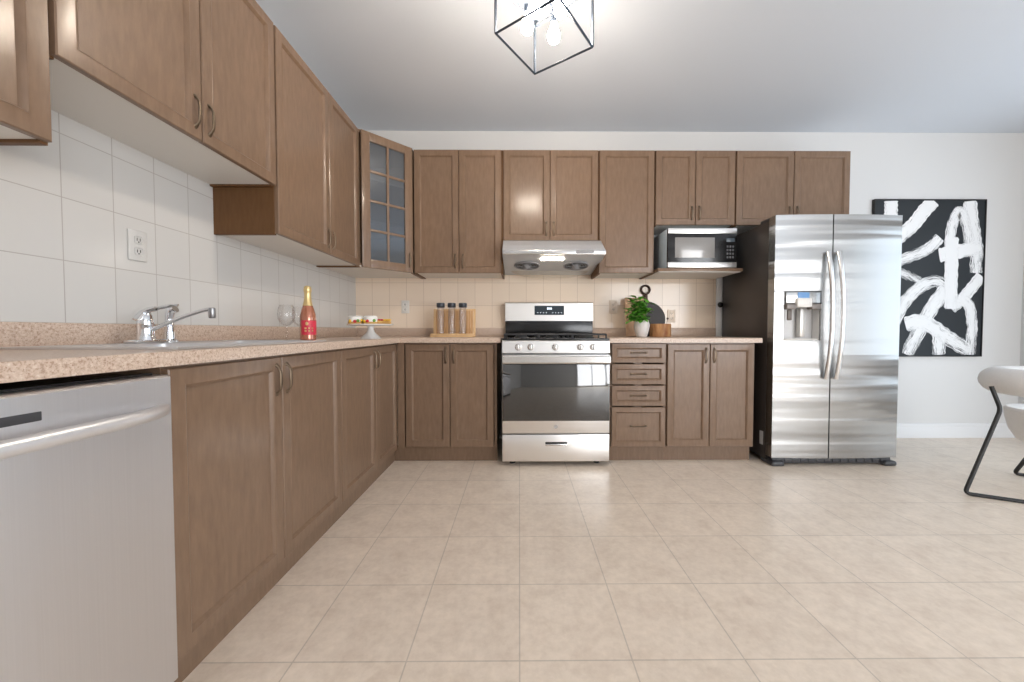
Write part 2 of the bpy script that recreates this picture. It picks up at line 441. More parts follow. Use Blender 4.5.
cabinet('base_cabinet', 'brown two-door base cabinet between inside corner and left side of the range', (-0.888, BY, 0), 0, 0.722, 0, 0.883, 0.612,
        pair(0.722, 0, 0.381, 0.119, 0.876, hz, lo=0.056, hi=0.702), group='brown base cabinets', filler=(0.0, 0.05), tx=(-0.046, 0.722))
cabinet('drawer_cabinet', 'brown base cabinet with a stack of four drawers right of the range', (0.664, BY, 0), 0, 0.411, 0, 0.883, 0.612,
        [('drawer_front', 0.007, 0.407, 0.735, 0.880, (0.207, 0.810, False)), ('drawer_front', 0.007, 0.407, 0.577, 0.730, (0.207, 0.655, False)),
         ('drawer_front', 0.007, 0.407, 0.418, 0.572, (0.207, 0.496, False)), ('drawer_front', 0.007, 0.407, 0.119, 0.413, (0.207, 0.272, False))], group='brown base cabinets')
cabinet('base_cabinet', 'brown two-door base cabinet between the drawer stack and the refrigerator', (1.076, BY, 0), 0, 0.650, 0, 0.883, 0.612,
        pair(0.650, 0, 0.316, 0.119, 0.876, hz, lo=0.003, hi=0.643), group='brown base cabinets')
# wall cabinets
ZU, ZT, ZR, ZM = 1.430, 2.418, 1.652, 1.816
UX, UY = -1.170, 3.044
G = 'brown wall cabinets'
def wall_cab(label, loc, rz, W, z0, m, D, **kw):
    lo, hi = kw.pop('lo', 0.003), kw.pop('hi', W - 0.003)
    if m is None: fr = [('door', lo, hi, z0 + 0.003, ZT - 0.004, kw.pop('single', None))]
    else: fr = pair(W, 0, m, z0 + 0.003, ZT - 0.004, z0 + 0.098, lo=lo, hi=hi)
    return cabinet('wall_cabinet', label, loc, rz, W, z0, ZT, D, fr, base=False, group=G, **kw)
wall_cab('low-hanging brown wall cabinet cut by the left photo edge above the dishwasher', (UX, 0.500, 0), Q, 0.451, ZU, None, 0.288, single=(0.05, ZU + 0.098, True))
wall_cab('shorter raised brown wall cabinet above the sink with two doors', (UX, 0.953, 0), Q, 0.854, ZR, 0.437, 0.288)
wall_cab('brown two-door wall cabinet on the left wall beside the glass corner cabinet', (UX, 1.809, 0), Q, 0.918, ZU, 0.497, 0.288)
wall_cab('brown two-door wall cabinet between the glass corner cabinet and the range hood', (-0.848, UY, 0), 0, 0.7145, ZU, 0.362, 0.308, hi=0.703)
wall_cab('short brown wall cabinet directly above the range hood', (-0.133, UY, 0), 0, 0.767, 1.690, 0.377, 0.308)
wall_cab('tall single-door brown wall cabinet between range hood and microwave', (0.636, UY, 0), 0, 0.449, ZU, None, 0.308)
wall_cab('short brown wall cabinet directly above the microwave', (1.087, UY, 0), 0, 0.648, ZM, 0.325, 0.308)
wall_cab('short brown wall cabinet above the refrigerator', (1.737, UY, 0), 0, 0.925, ZM, 0.467, 0.308)

# glass-door diagonal corner cabinet
t = thing('corner_cabinet', 'diagonal corner wall cabinet with a glass door of eight panes', 'cabinet', (-1.156, 2.732, ZU), 0, G)
P1, P2 = Vector((0, 0)), Vector((0.300, 0.300))          # face of the body, 45 degrees
h = ZT - ZU
poly = [(0, 0), (0.300, 0.300), (0.300, 0.622), (-0.301, 0.622), (-0.301, 0.0)]
b = new(); prism(b, poly, 'Z', 0.008, 0.014); obj('underside_panel', b, MELA, t, 'white underside panel')
b = new(); prism(b, poly, 'Z', 0.015, 0.032); prism(b, poly, 'Z', h - 0.018, h)
for i, j in ((1, 2), (4, 0)):
    a, c = Vector(poly[i]), Vector(poly[j]); n_ = Vector((-(c - a).y, (c - a).x)).normalized() * 0.016
    prism(b, [tuple(a), tuple(c), tuple(c + n_), tuple(a + n_)], 'Z', 0, h)
box(b, -0.301, 0.300, 0.610, 0.622, 0.032, h - 0.018); box(b, -0.301, -0.289, 0.0, 0.622, 0.032, h - 0.018)
obj('carcass', b, WOOD, t)
for zz in (0.35, 0.66):
    b = new(); prism(b, [(0.02, 0.045), (0.275, 0.30), (0.275, 0.60), (-0.28, 0.60), (-0.28, 0.045)], 'Z', zz, zz + 0.016)
    obj('shelf', b, WOOD, t)
# door in its own frame: local x along the diagonal, front faces -y
fl = math.hypot(0.300, 0.300)
d = bpy.data.objects.new('glass_door', None); COL.objects.link(d); d.parent = t; d.rotation_euler = (0, 0, PI / 4)
d.location = (0, 0, 0)
b = new(); st = 0.062; x0, x1, z0, z1 = 0.012, fl - 0.012, 0.003, h - 0.004
for (a0, a1, c0, c1) in ((x0, x0 + st, z0, z1), (x1 - st, x1, z0, z1), (x0 + st, x1 - st, z0, z0 + st), (x0 + st, x1 - st, z1 - st, z1)):
    box(b, a0, a1, -0.021, -0.001, c0, c1, 0.002)
xm = (x0 + x1) / 2
box(b, xm - 0.009, xm + 0.009, -0.019, -0.006, z0 + st, z1 - st, 0.003)
for k in (1, 2, 3):
    zz = z0 + st + (z1 - z0 - 2 * st) * k / 4
    box(b, x0 + st, x1 - st, -0.0185, -0.006, zz - 0.009, zz + 0.009, 0.003)
obj('door_frame', b, WOOD, d)
b = new(); box(b, x0 + st - 0.006, x1 - st + 0.006, -0.010, -0.006, z0 + st - 0.006, z1 - st + 0.006); obj('glass', b, CABGLASS, d, 'bluish reflective glass')
obj('handle', pull(x1 - 0.028, 0.098), BRONZE, d, 'dark pewter arched pull handle')

# end panel that closes the run on the near side of the dishwasher
b = new(); box(b, XL + 0.006, -0.890, 0.306, 0.324, 0, 0.883, 0.002)
tag(obj('end_panel', b, WOOD), 'brown end panel standing on the near side of the dishwasher', 'panel')

# ================================================================== worktops
ZW0, ZW1 = 0.884, 0.920
SX0, SX1, SY0, SY1 = -1.405, -0.925, 1.020, 1.800
t = thing('worktop', 'speckled pinkish beige L-shaped worktop around the sink corner', 'worktop', (-1.15, 1.8, ZW0))
T = Vector((-1.15, 1.8, ZW0))
def off(bm, v): bmesh.ops.translate(bm, verts=bm.verts, vec=v); return bm
xs = [XL + 0.0005, SX0 + 0.02, SX1 - 0.02, -0.862, -0.137]; ys = [0.300, SY0 + 0.02, SY1 - 0.02, 2.695, YW - 0.0005]
b = slab(new(), xs, ys, lambda x, y: (x < -0.862 or y > 2.695) and not (SX0 + 0.02 < x < SX1 - 0.02 and SY0 + 0.02 < y < SY1 - 0.02), ZW0, ZW1, 0.007)
obj('top', off(b, -T), COUNTER, t)
b = new(); box(b, XL, XL + 0.020, 0.300, YW, ZW1, 0.9965, 0.004); obj('backsplash_lip', off(b, -T), COUNTER, t)
b = new(); box(b, XL + 0.020, -0.137, YW - 0.020, YW, ZW1, 0.9965, 0.004); obj('backsplash_lip', off(b, -T), COUNTER, t)
t = thing('worktop', 'speckled pinkish beige worktop over drawers between range and refrigerator', 'worktop', (1.2, 3.0, ZW0))
T = Vector((1.2, 3.0, ZW0))
b = slab(new(), [0.650, 1.757], [2.695, YW - 0.0005], lambda x, y: True, ZW0, ZW1, 0.007); obj('top', off(b, -T), COUNTER, t)
b = new(); box(b, 0.650, 1.757, YW - 0.020, YW, ZW1, 0.9965, 0.004); obj('backsplash_lip', off(b, -T), COUNTER, t)

# ================================================================== sink, faucet, sprayer
t = thing('kitchen_sink', 'stainless double-bowl sink set into the worktop', 'sink', (-1.165, 1.41, ZW1))
T = Vector((-1.165, 1.41, 0))
b1x, b2x = SX0 + 0.085, SX1 - 0.028
m0, m1 = 1.398, 1.422
xs = [SX0, b1x, b2x, SX1]; ys = [SY0, SY0 + 0.028, m0, m1, SY1 - 0.028, SY1]
b = slab(new(), xs, ys, lambda x, y: not (b1x < x < b2x and (SY0 + 0.028 < y < m0 or m1 < y < SY1 - 0.028)), ZW1 + 0.0005, ZW1 + 0.007, 0.003)
obj('rim', off(b, -T - Vector((0, 0, ZW1))), SINKM, t)
for ya, yb in ((SY0 + 0.028, m0), (m1, SY1 - 0.028)):
    b = new(); rings = []
    for ins, z in ((0, ZW1 + 0.004), (0.004, ZW1 - 0.02), (0.012, ZW1 - 0.14), (0.03, ZW1 - 0.165), (0.06, ZW1 - 0.17)):
        rr = []
        x0, x1, y0, y1 = b1x + ins, b2x - ins, ya + ins, yb - ins; R = 0.03
        for cx_, cy_, a0 in ((x1 - R, y1 - R, 0), (x0 + R, y1 - R, PI / 2), (x0 + R, y0 + R, PI), (x1 - R, y0 + R, 1.5 * PI)):
            for k in range(5):
                a = a0 + k * PI / 8; rr.append(b.verts.new((cx_ + R * math.cos(a), cy_ + R * math.sin(a), z)))
        rings.append(rr)
    for A, B in zip(rings, rings[1:]):
        for k in range(20): b.faces.new((A[k], A[(k + 1) % 20], B[(k + 1) % 20], B[k]))
    b.faces.new(rings[-1])
    bo = obj('bowl', off(b, -T - Vector((0, 0, ZW1))), SINKM, t)
    b = new(); lathe(b, [(0, 0.002), (0.02, 0.001), (0.038, 0.004), (0.042, 0.0), (0, 0)], ((b1x + b2x) / 2, (ya + yb) / 2, ZW1 - 0.170), 20)
    obj('drain', off(b, -T - Vector((0, 0, ZW1))), CHROME, bo)
ZS = ZW1 + 0.007
t = thing('kitchen_faucet', 'chrome single-lever kitchen faucet at the back of the sink', 'faucet', (-1.362, 1.375, ZS), 0.0)
b = new(); box(b, -0.026, 0.026, -0.058, 0.058, 0, 0.012, 0.006, 3); obj('base_plate', b, CHROME, t)
b = new(); lathe(b, [(0, 0.010), (0.028, 0.010), (0.026, 0.02), (0.0235, 0.03), (0.0235, 0.062), (0.0245, 0.066), (0.022, 0.09), (0.015, 0.112), (0.006, 0.122), (0, 0.123)], n=24); obj('body', b, CHROME, t)
b = new(); tube(b, smooth_path([(-0.012, -0.02, 0.082), (0.0, 0.0, 0.115), (0.026, 0.022, 0.128), (0.062, 0.040, 0.139), (0.078, 0.046, 0.140)], 6), [0.017] * 6 + [0.014] * 6 + [0.0095] * 6 + [0.007] * 7, 10, flat=(0.7, 1.2)); obj('lever', b, CHROME, t)
b = new(); tube(b, smooth_path([(0.015, 0.003, 0.045), (0.07, 0.015, 0.074), (0.13, 0.028, 0.102), (0.185, 0.038, 0.122), (0.212, 0.043, 0.126)], 7), 0.0072, 12)
sp = obj('spout', b, CHROME, t)
b = new(); lathe(b, [(0, 0.016), (0.0100, 0.016), (0.0110, 0.012), (0.0110, -0.020), (0.009, -0.023), (0, -0.023)], (0.208, 0.042, 0.114), 16); obj('aerator', b, plain('grey steel aerator', (0.35, 0.35, 0.36), 0.3, 1.0), sp)
t = thing('side_sprayer', 'chrome hand sprayer standing on the sink right of the faucet', 'sprayer', (-1.362, 1.468, ZS))
b = new(); lathe(b, [(0, 0), (0.026, 0), (0.026, 0.006), (0.020, 0.012), (0.018, 0.04), (0, 0.04)], n=20); obj('holder', b, CHROME, t)
b = new(); tube(b, smooth_path([(0, 0, 0.035), (0, 0, 0.075), (0.001, 0, 0.098), (0.008, 0.0, 0.122), (0.022, 0.002, 0.132)], 5), [0.015] * 5 + [0.0125] * 5 + [0.0135] * 5 + [0.016] * 5 + [0.0165], 14); obj('spray_head', b, CHROME, t)

# ================================================================== dishwasher (front faces +x)
t = thing('dishwasher', 'stainless dishwasher under the worktop at the left photo edge', 'dishwasher', (-0.898, 0.336, 0.0), Q)
W = 0.608
b = new(); box(b, 0, W, 0.03, 0.54, 0.09, 0.862); box(b, 0.02, W - 0.02, 0.004, 0.03, 0.845, 0.868); obj('tub', b, BLACK, t)
b = new()
N = 12; xs_ = [W * k / N for k in range(N + 1)]
prism(b, [(0.03, 0.078), (-0.020, 0.080), (-0.024, 0.084), (-0.024, 0.856), (-0.018, 0.862), (0.03, 0.862)], 'X', 0.003, W - 0.003)
dd = obj('door', b, STEEL_DW, t)
b = new(); pts = []; N = 20
for k in range(N + 1):
    u = k / N; x = 0.018 + (W - 0.036) * u; o = 0.050 * (1 - abs(2 * u - 1) ** 5)
    pts.append((x, -0.022 - o, 0.781))
tube(b, pts, [0.011] + [0.0155] * (N - 1) + [0.011], 12, flat=(1.0, 0.95)); obj('handle', b, plain('satin white steel', (0.80, 0.80, 0.81), 0.38, 0.75), dd)
b = new(); box(b, 0.18, 0.352, -0.0248, -0.020, 0.807, 0.825, 0.002); obj('control_window', b, DARKGREY, dd, 'dark grey control window')
b = new(); box(b, 0.0, W, 0.034, 0.050, 0.0, 0.088); obj('toe_panel', b, BLACKM, t)

# ================================================================== gas range
t = thing('gas_range', 'stainless freestanding gas range with black cooktop', 'stove', (0.258, 2.66, 0.0))
hw = 0.381
b = new(); box(b, -hw + 0.002, hw - 0.002, 0.025, 0.66, 0.035, 0.905); obj('body', b, plain('grey range side', (0.25, 0.25, 0.26), 0.4, 0.6), t)
for sx in (-1, 1):
    b = new(); lathe(b, [(0, 0), (0.022, 0), (0.022, 0.012), (0.012, 0.016), (0.012, 0.04), (0, 0.04)], (sx * 0.31, 0.08, 0), 14); obj('foot', b, BLACKM, t, 'black foot')
b = new(); prism(b, [(0.025, 0.811), (-0.012, 0.811), (-0.018, 0.816), (-0.006, 0.897), (0.002, 0.905), (0.025, 0.905)], 'X', -hw, hw); cp = obj('control_panel', b, STEEL, t)
for kx in (-0.267, -0.178, -0.005, 0.173, 0.264):
    b = new(); lathe(b, [(0, 0), (0.024, 0), (0.024, 0.004), (0.0195, 0.006), (0.0185, 0.026), (0.016, 0.030), (0, 0.030)], (kx, -0.012, 0.856), 22, axis='Y')
    box(b, kx - 0.0045, kx + 0.0045, -0.050, -0.042, 0.838, 0.875, 0.002); obj('knob', b, STEEL_H, cp)
# oven door
b = new(); box(b, -hw, hw, -0.018, 0.024, 0.241, 0.801, 0.003); od = obj('oven_door', b, STEEL, t)
b = new(); box(b, -hw + 0.002, hw - 0.002, -0.0215, -0.016, 0.331, 0.748, 0.002); obj('oven_window', b, OVENGLASS, od, 'black glass oven window')
b = new()
prism(b, [(-0.060, 0.742), (-0.066, 0.750), (-0.066, 0.790), (-0.058, 0.798), (-0.048, 0.798), (-0.044, 0.790), (-0.044, 0.750), (-0.050, 0.742)], 'X', -hw + 0.004, hw - 0.004)
for sx in (-1, 1): box(b, sx * 0.345 - 0.012, sx * 0.345 + 0.012, -0.046, -0.018, 0.752, 0.788, 0.003)
obj('handle', b, STEEL_H, od)
b = new(); lathe(b, [(0, 0.002), (0.006, 0.002), (0.008, 0.0016), (0.0095, 0.0025), (0.0125, 0.0025), (0.014, 0.0)], (0.0, -0.018, 0.290), 24, axis='Y')
obj('badge', b, plain('grey badge', (0.45, 0.45, 0.46), 0.3, 0.8), od, 'small round grey badge')
b = new(); box(b, -hw, hw, -0.016, 0.024, 0.040, 0.232, 0.003); dw = obj('drawer', b, STEEL, t)
b = new(); box(b, -0.075, 0.080, -0.0175, -0.010, 0.156, 0.180, 0.002); obj('grip_recess', b, BLACKM, dw, 'dark slot of the drawer grip')
b = new(); box(b, -0.075, 0.080, -0.026, -0.014, 0.152, 0.168, 0.004); obj('grip', b, STEEL_H, dw)
# cooktop, grates, burners
b = new(); box(b, -hw, hw, -0.004, 0.60, 0.905, 0.917, 0.003); ct = obj('cooktop', b, BLACK, t)
for gx0, gx1 in ((-0.365, -0.125), (-0.118, 0.118), (0.125, 0.365)):
    b = new(); r = 0.006
    for y in (0.03, 0.29, 0.55): tube(b, [(gx0, y, 0.944), (gx1, y, 0.944)], r, 6)
    gm = (gx0 + gx1) / 2
    for x in (gx0, gm, gx1): tube(b, [(x, 0.03, 0.945), (x, 0.55, 0.945)], r, 6)
    for y in (0.16, 0.42): tube(b, [(gx0, y, 0.944), (gx1, y, 0.944)], 0.005, 6)
    for x in (gx0, gx1):
        for y in (0.03, 0.29, 0.55): tube(b, [(x, y, 0.944), (x, y, 0.917)], r, 6)
    obj('grate', b, IRON, ct)
for bx, by, br in ((-0.245, 0.16, 0.042), (-0.245, 0.42, 0.036), (0.245, 0.16, 0.046), (0.245, 0.42, 0.034), (0.0, 0.29, 0.05)):
    b = new(); lathe(b, [(br + 0.012, 0.917), (br + 0.010, 0.926), (br, 0.928), (br * 0.95, 0.936), (0, 0.937)], (bx, by, 0), 20); obj('burner', b, IRON, ct)
# backguard
b = new(); box(b, -hw, hw, 0.61, 0.66, 0.905, 1.058, 0.002); obj('backguard_lower', b, BLACK, t, 'glossy black lower back panel')
b = new(); prism(b, [(0.594, 1.056), (0.604, 1.210), (0.612, 1.217), (0.66, 1.217), (0.66, 1.056)], 'X', -hw, hw); bg = obj('backguard', b, STEEL, t)
b = new(); prism(b, [(0.5925, 1.108), (0.5975, 1.188), (0.61, 1.188), (0.61, 1.108)], 'X', -0.128, 0.128); obj('display', b, plain('slate display glass', (0.035, 0.05, 0.065), 0.15), bg, 'dark control display')
for gx in (-0.015, -0.004, 0.007, 0.018):
    b = new(); box(b, gx - 0.0038, gx + 0.0038, 0.5935, 0.5965, 1.155, 1.172); obj('display_digit', b, GLYPH, bg, 'pale glowing display segment')
for gx in (-0.1, -0.075, -0.05, -0.025, 0.03, 0.055, 0.08, 0.105):
    b = new(); box(b, gx - 0.004, gx + 0.004, 0.592, 0.595, 1.126, 1.129); obj('touch_mark', b, GLYPH, bg, 'pale touch key mark')

# ================================================================== range hood
t = thing('range_hood', 'stainless under-cabinet range hood above the stove', 'range hood', (0.260, 2.83, 1.44))
hw = 0.389
Z = 1.44
b = new(); prism(b, [(0.000, 1.549 - Z), (0.000, 1.572 - Z), (0.010, 1.580 - Z), (0.175, 1.689 - Z), (0.522, 1.689 - Z), (0.522, 1.468 - Z), (0.30, 1.500 - Z)], 'X', -hw, hw)
obj('canopy', b, HOODM, t)
b = new(); box(b, -hw - 0.001, hw + 0.001, -0.006, 0.012, 1.545 - Z, 1.577 - Z, 0.004); lp = obj('front_lip', b, STEEL_H, t)
b = new(); box(b, 0.165, 0.300, -0.011, -0.004, 1.549 - Z, 1.574 - Z, 0.003); obj('switch_panel', b, GREYP, lp, 'grey switch panel')
def under(x, y): # z of the sloped underside
    return 1.549 - Z + (1.500 - 1.549) * y / 0.30 if y < 0.3 else 1.500 - Z + (1.468 - 1.500) * (y - 0.3) / 0.222
b = new()
prism(b, [(0.085, under(0, 0.085) - 0.007), (0.122, under(0, 0.122) - 0.007), (0.122, under(0, 0.122) + 0.004), (0.085, under(0, 0.085) + 0.004)], 'X', -0.095, 0.085); obj('lamp_lens', b, LENS, t, 'lit white lamp lens')
for cx_ in (-0.20, 0.20):
    b = new(); c = (cx_, 0.25, under(0, 0.25) - 0.004)
    for rr in (0.10, 0.08, 0.06, 0.04):
        tube(b, [(c[0] + rr * math.cos(a * PI / 16), c[1] + rr * math.sin(a * PI / 16) * 0.9, under(0, c[1] + rr * math.sin(a * PI / 16) * 0.9) - 0.006) for a in range(32)], 0.0022 if rr < 0.1 else 0.006, 6, closed=True)
    for a in range(6):
        tube(b, [(c[0], c[1], under(0, c[1]) - 0.02), (c[0] + 0.1 * math.cos(a * PI / 3), c[1] + 0.09 * math.sin(a * PI / 3), under(0, c[1] + 0.09 * math.sin(a * PI / 3)) - 0.006)], 0.003, 6)
    lathe(b, [(0.0, -0.034), (0.014, -0.033), (0.028, -0.018), (0.034, 0.0)], (c[0], c[1], under(0, c[1])), 18)
    f_ = obj('fan_grille', b, GREYP, t)
    b = new(); lathe(b, [(0.095, -0.0025), (0, -0.0025)], (c[0], c[1], 0), 24)
    for v in b.verts: v.co.z = under(0, v.co.y) - 0.0025
    obj('fan_opening', b, BLACKM, f_, 'dark fan opening')
# curved clear visor along the back of the underside
b = new(); N = 16; A = []; B = []
for k in range(N + 1):
    u = k / N; x = -0.33 + 0.66 * u; dz = 0.052 * (1 - abs(2 * u - 1) ** 4)
    A.append(b.verts.new((x, 0.40, under(0, 0.40) - 0.001))); B.append(b.verts.new((x, 0.415, under(0, 0.415) - 0.006 - dz)))
for k in range(N): b.faces.new((A[k], A[k + 1], B[k + 1], B[k]))
bmesh.ops.solidify(b, geom=b.faces[:], thickness=0.003)
obj('drip_visor', b, VISOR, t, 'clear plastic drip visor')

# ================================================================== microwave on its shelf
t = thing('microwave_shelf', 'brown open shelf board carrying the microwave', 'shelf', (1.089, 2.955, ZU))
b = new(); box(b, 0.0, 0.672, 0.0, 0.400, 0.010, 0.034, 0.002); obj('board', b, WOOD, t)
b = new(); box(b, 0.012, 0.660, 0.012, 0.400, 0.004, 0.010); obj('underside_panel', b, MELA, t, 'white underside panel')
t = thing('microwave', 'stainless and black microwave oven on the open wall shelf', 'microwave', (1.437, 2.965, 1.4645))
hw = 0.272; hh = 0.312
b = new(); box(b, -hw, hw, 0.012, 0.36, 0.004, hh, 0.004); obj('body', b, plain('reflected light casing', (0.55, 0.65, 0.73), 0.4, 0.0), t)  # pale blue stands in for light reflected on the unlit side
for sx in (-1, 1):
    b = new(); box(b, sx * 0.22 - 0.02, sx * 0.22 + 0.02, 0.03, 0.07, 0, 0.005); obj('foot', b, BLACKM, t)
b = new(); box(b, -hw, hw, -0.010, 0.012, 0.004, hh, 0.003); fr = obj('front', b, BLACK, t, 'glossy black front')
b = new(); box(b, -hw, hw, -0.014, -0.008, hh - 0.042, hh, 0.003); obj('top_strip', b, STEEL, fr, 'stainless top strip')
b = new(); box(b, -hw, hw, -0.014, -0.008, 0.004, 0.046, 0.003); obj('bottom_strip', b, STEEL, fr, 'stainless bottom strip')
b = new(); box(b, -0.215, 0.098, -0.0115, -0.009, 0.080, 0.240, 0.002); obj('window', b, plain('grey mesh window', (0.30, 0.29, 0.28), 0.15, 0.2), fr, 'grey see-through window')
b = new(); box(b, 0.190, 0.255, -0.0115, -0.009, 0.205, 0.235, 0.001); obj('display', b, plain('dim display', (0.06, 0.08, 0.10), 0.15), fr)
for r_ in range(4):
    for c_ in range(3):
        b = new(); x = 0.200 + c_ * 0.022; z = 0.085 + r_ * 0.028; box(b, x - 0.007, x + 0.007, -0.0118, -0.009, z - 0.008, z + 0.008, 0.002); obj('button', b, plain('charcoal button', (0.11, 0.11, 0.12), 0.4), fr, 'charcoal button')

# ================================================================== refrigerator
FX, FY = 2.256, 2.640
t = thing('refrigerator', 'tall stainless side-by-side refrigerator with dark grey side', 'refrigerator', (FX, FY, 0.0))
hw = 0.450; zb, ztop = 0.062, 1.786
b = new(); box(b, -hw, hw, 0.085, 0.69, 0.03, 1.765, 0.004); obj('body', b, FRIDGESIDE, t, 'dark grey body')
split = -0.058; g = 0.004
def bow(x): return -0.022 * (1 - (x / hw) ** 2)
def door_mesh(x0, x1, hole=None):
    b = new(); n = 12
    xs = sorted({x0 + (x1 - x0) * k / n for k in range(n + 1)} | (set(hole[:2]) if hole else set()))
    zs = sorted({zb + 0.0, ztop} | (set(hole[2:]) if hole else set()))
    # slab in x,z laid flat then stood up: y is depth
    s = slab(b, xs, zs, lambda x, z: not (hole and hole[0] < x < hole[1] and hole[2] < z < hole[3]), 0.0, 1.0, 0.0)
    for v in s.verts:
        x, z, f = v.co
        v.co = (x, (0.078 if f < 0.5 else bow(x) + 0.010), z)
    es = [e for e in s.edges if all(abs(v.co.y - bow(v.co.x) - 0.010) < 1e-5 for v in e.verts) and len([f for f in e.link_faces]) == 2 and e.calc_face_angle(0) > 1.0]
    bmesh.ops.bevel(s, geom=es, offset=0.006, segments=3, affect='EDGES', profile=0.5)
    return s
HX0, HX1, HZ0, HZ1 = -0.385, -0.130, 0.902, 1.252
fd = obj('freezer_door', door_mesh(-hw, split - g, (HX0, HX1, HZ0, HZ1)), STEEL_F, t)
rd = obj('refrigerator_door', door_mesh(split + g, hw), STEEL_F, t)
def long_handle(x, lab):
    b = new(); pts = []; N = 24
    for k in range(N + 1):
        u = k / N; z = 0.635 + (1.520 - 0.635) * u
        o = 0.020 + 0.042 * (1 - abs(2 * u - 1) ** 2.2)
        pts.append((x, 0.012 + bow(x) - o, z))
    pts = [(x, 0.012 + bow(x), 0.640)] + pts + [(x, 0.012 + bow(x), 1.515)]
    tube(b, pts, [0.011] + [0.0135] * (N + 1) + [0.011], 12, flat=(0.85, 1.15)); return b
obj('handle', long_handle(split - 0.042, ''), STEEL_H, fd); obj('handle', long_handle(split + 0.030, ''), STEEL_H, rd)
dp = bpy.data.objects.new('dispenser', None); COL.objects.link(dp); dp.parent = t; dp['label'] = 'water and ice dispenser'
b = new()  # recess lining
y0 = 0.004; yb = 0.070
HX0 += 0.0015; HX1 -= 0.0015; HZ0 += 0.0015; HZ1 -= 0.0015
def quad(bm, *p): bm.faces.new([bm.verts.new(q) for q in p])
quad(b, (HX0, yb, HZ0), (HX1, yb, HZ0), (HX1, yb, HZ1), (HX0, yb, HZ1))
quad(b, (HX0, y0, HZ0), (HX0, yb, HZ0), (HX0, yb, HZ1), (HX0, y0, HZ1)); quad(b, (HX1, y0, HZ0), (HX1, yb, HZ0), (HX1, yb, HZ1), (HX1, y0, HZ1))
quad(b, (HX0, y0, HZ0), (HX1, y0, HZ0), (HX1, yb, HZ0), (HX0, yb, HZ0)); quad(b, (HX0, y0, HZ1), (HX1, y0, HZ1), (HX1, yb, HZ1), (HX0, yb, HZ1))
obj('recess', b, plain('light grey liner', (0.72, 0.71, 0.70), 0.4, 0.0), dp, 'light grey lined recess')
b = new(); box(b, HX0 + 0.004, HX1 - 0.004, -0.010, 0.066, 1.165, HZ1 - 0.002, 0.005); obj('control_head', b, STEEL_F, dp, 'silver control head')
b = new(); box(b, -0.298, -0.216, -0.0125, -0.006, 1.202, 1.242, 0.002); obj('display', b, LCD, dp, 'small blue display')
b = new(); box(b, -0.312, -0.206, -0.028, 0.004, 1.136, 1.200, 0.008); obj('light_housing', b, WHITEP, dp, 'white housing under the display')
for x0_, x1_ in ((-0.381, -0.314), (-0.204, -0.134)):
    b = new(); box(b, x0_, x1_, -0.022, 0.03, 1.122, 1.160, 0.006); obj('spout_block', b, plain('bronze grey plastic', (0.22, 0.19, 0.17), 0.35), dp, 'brownish spout block')
b = new(); box(b, -0.350, -0.318, 0.012, 0.026, 1.045, 1.122, 0.006); obj('paddle', b, plain('brown grey paddle', (0.14, 0.11, 0.09), 0.4), dp, 'dark dispenser paddle')
b = new(); box(b, -0.255, -0.215, 0.02, 0.064, 0.925, 1.13, 0.008); obj('water_chute', b, plain('silver chute', (0.6, 0.58, 0.55), 0.3, 0.5), dp)
b = new(); box(b, HX0 + 0.006, HX1 - 0.006, 0.0, 0.066, HZ0 + 0.001, HZ0 + 0.012, 0.003); obj('drip_tray', b, WHITEP, dp, 'pale drip tray')
b = new(); box(b, -hw + 0.02, hw - 0.02, 0.03, 0.09, 0.012, 0.058, 0.004)
for k in range(14): box(b, -0.40 + k * 0.058, -0.36 + k * 0.058, 0.024, 0.032, 0.022, 0.048, 0.002)
obj('base_grille', b, DARKGREY, t, 'dark ventilated base grille')
for sx in (-1, 1):
    b = new(); box(b, sx * 0.405 - 0.045, sx * 0.405 + 0.045, -0.004, 0.14, 0.0, 0.036, 0.014, 3); obj('foot_cover', b, DARKGREY, t, 'dark rounded foot cover')
    b = new(); box(b, sx * 0.40 - 0.045, sx * 0.40 + 0.045, 0.05, 0.19, 1.765, 1.790, 0.006); obj('hinge_cover', b, DARKGREY, t, 'dark hinge cover')
b = new(); box(b, -hw - 0.0012, -hw + 0.001, 0.105, 0.145, 0.125, 0.225); obj('sticker', b, plain('printed sticker', (0.6, 0.6, 0.6), 0.5), t, 'small pale sticker low on the side')

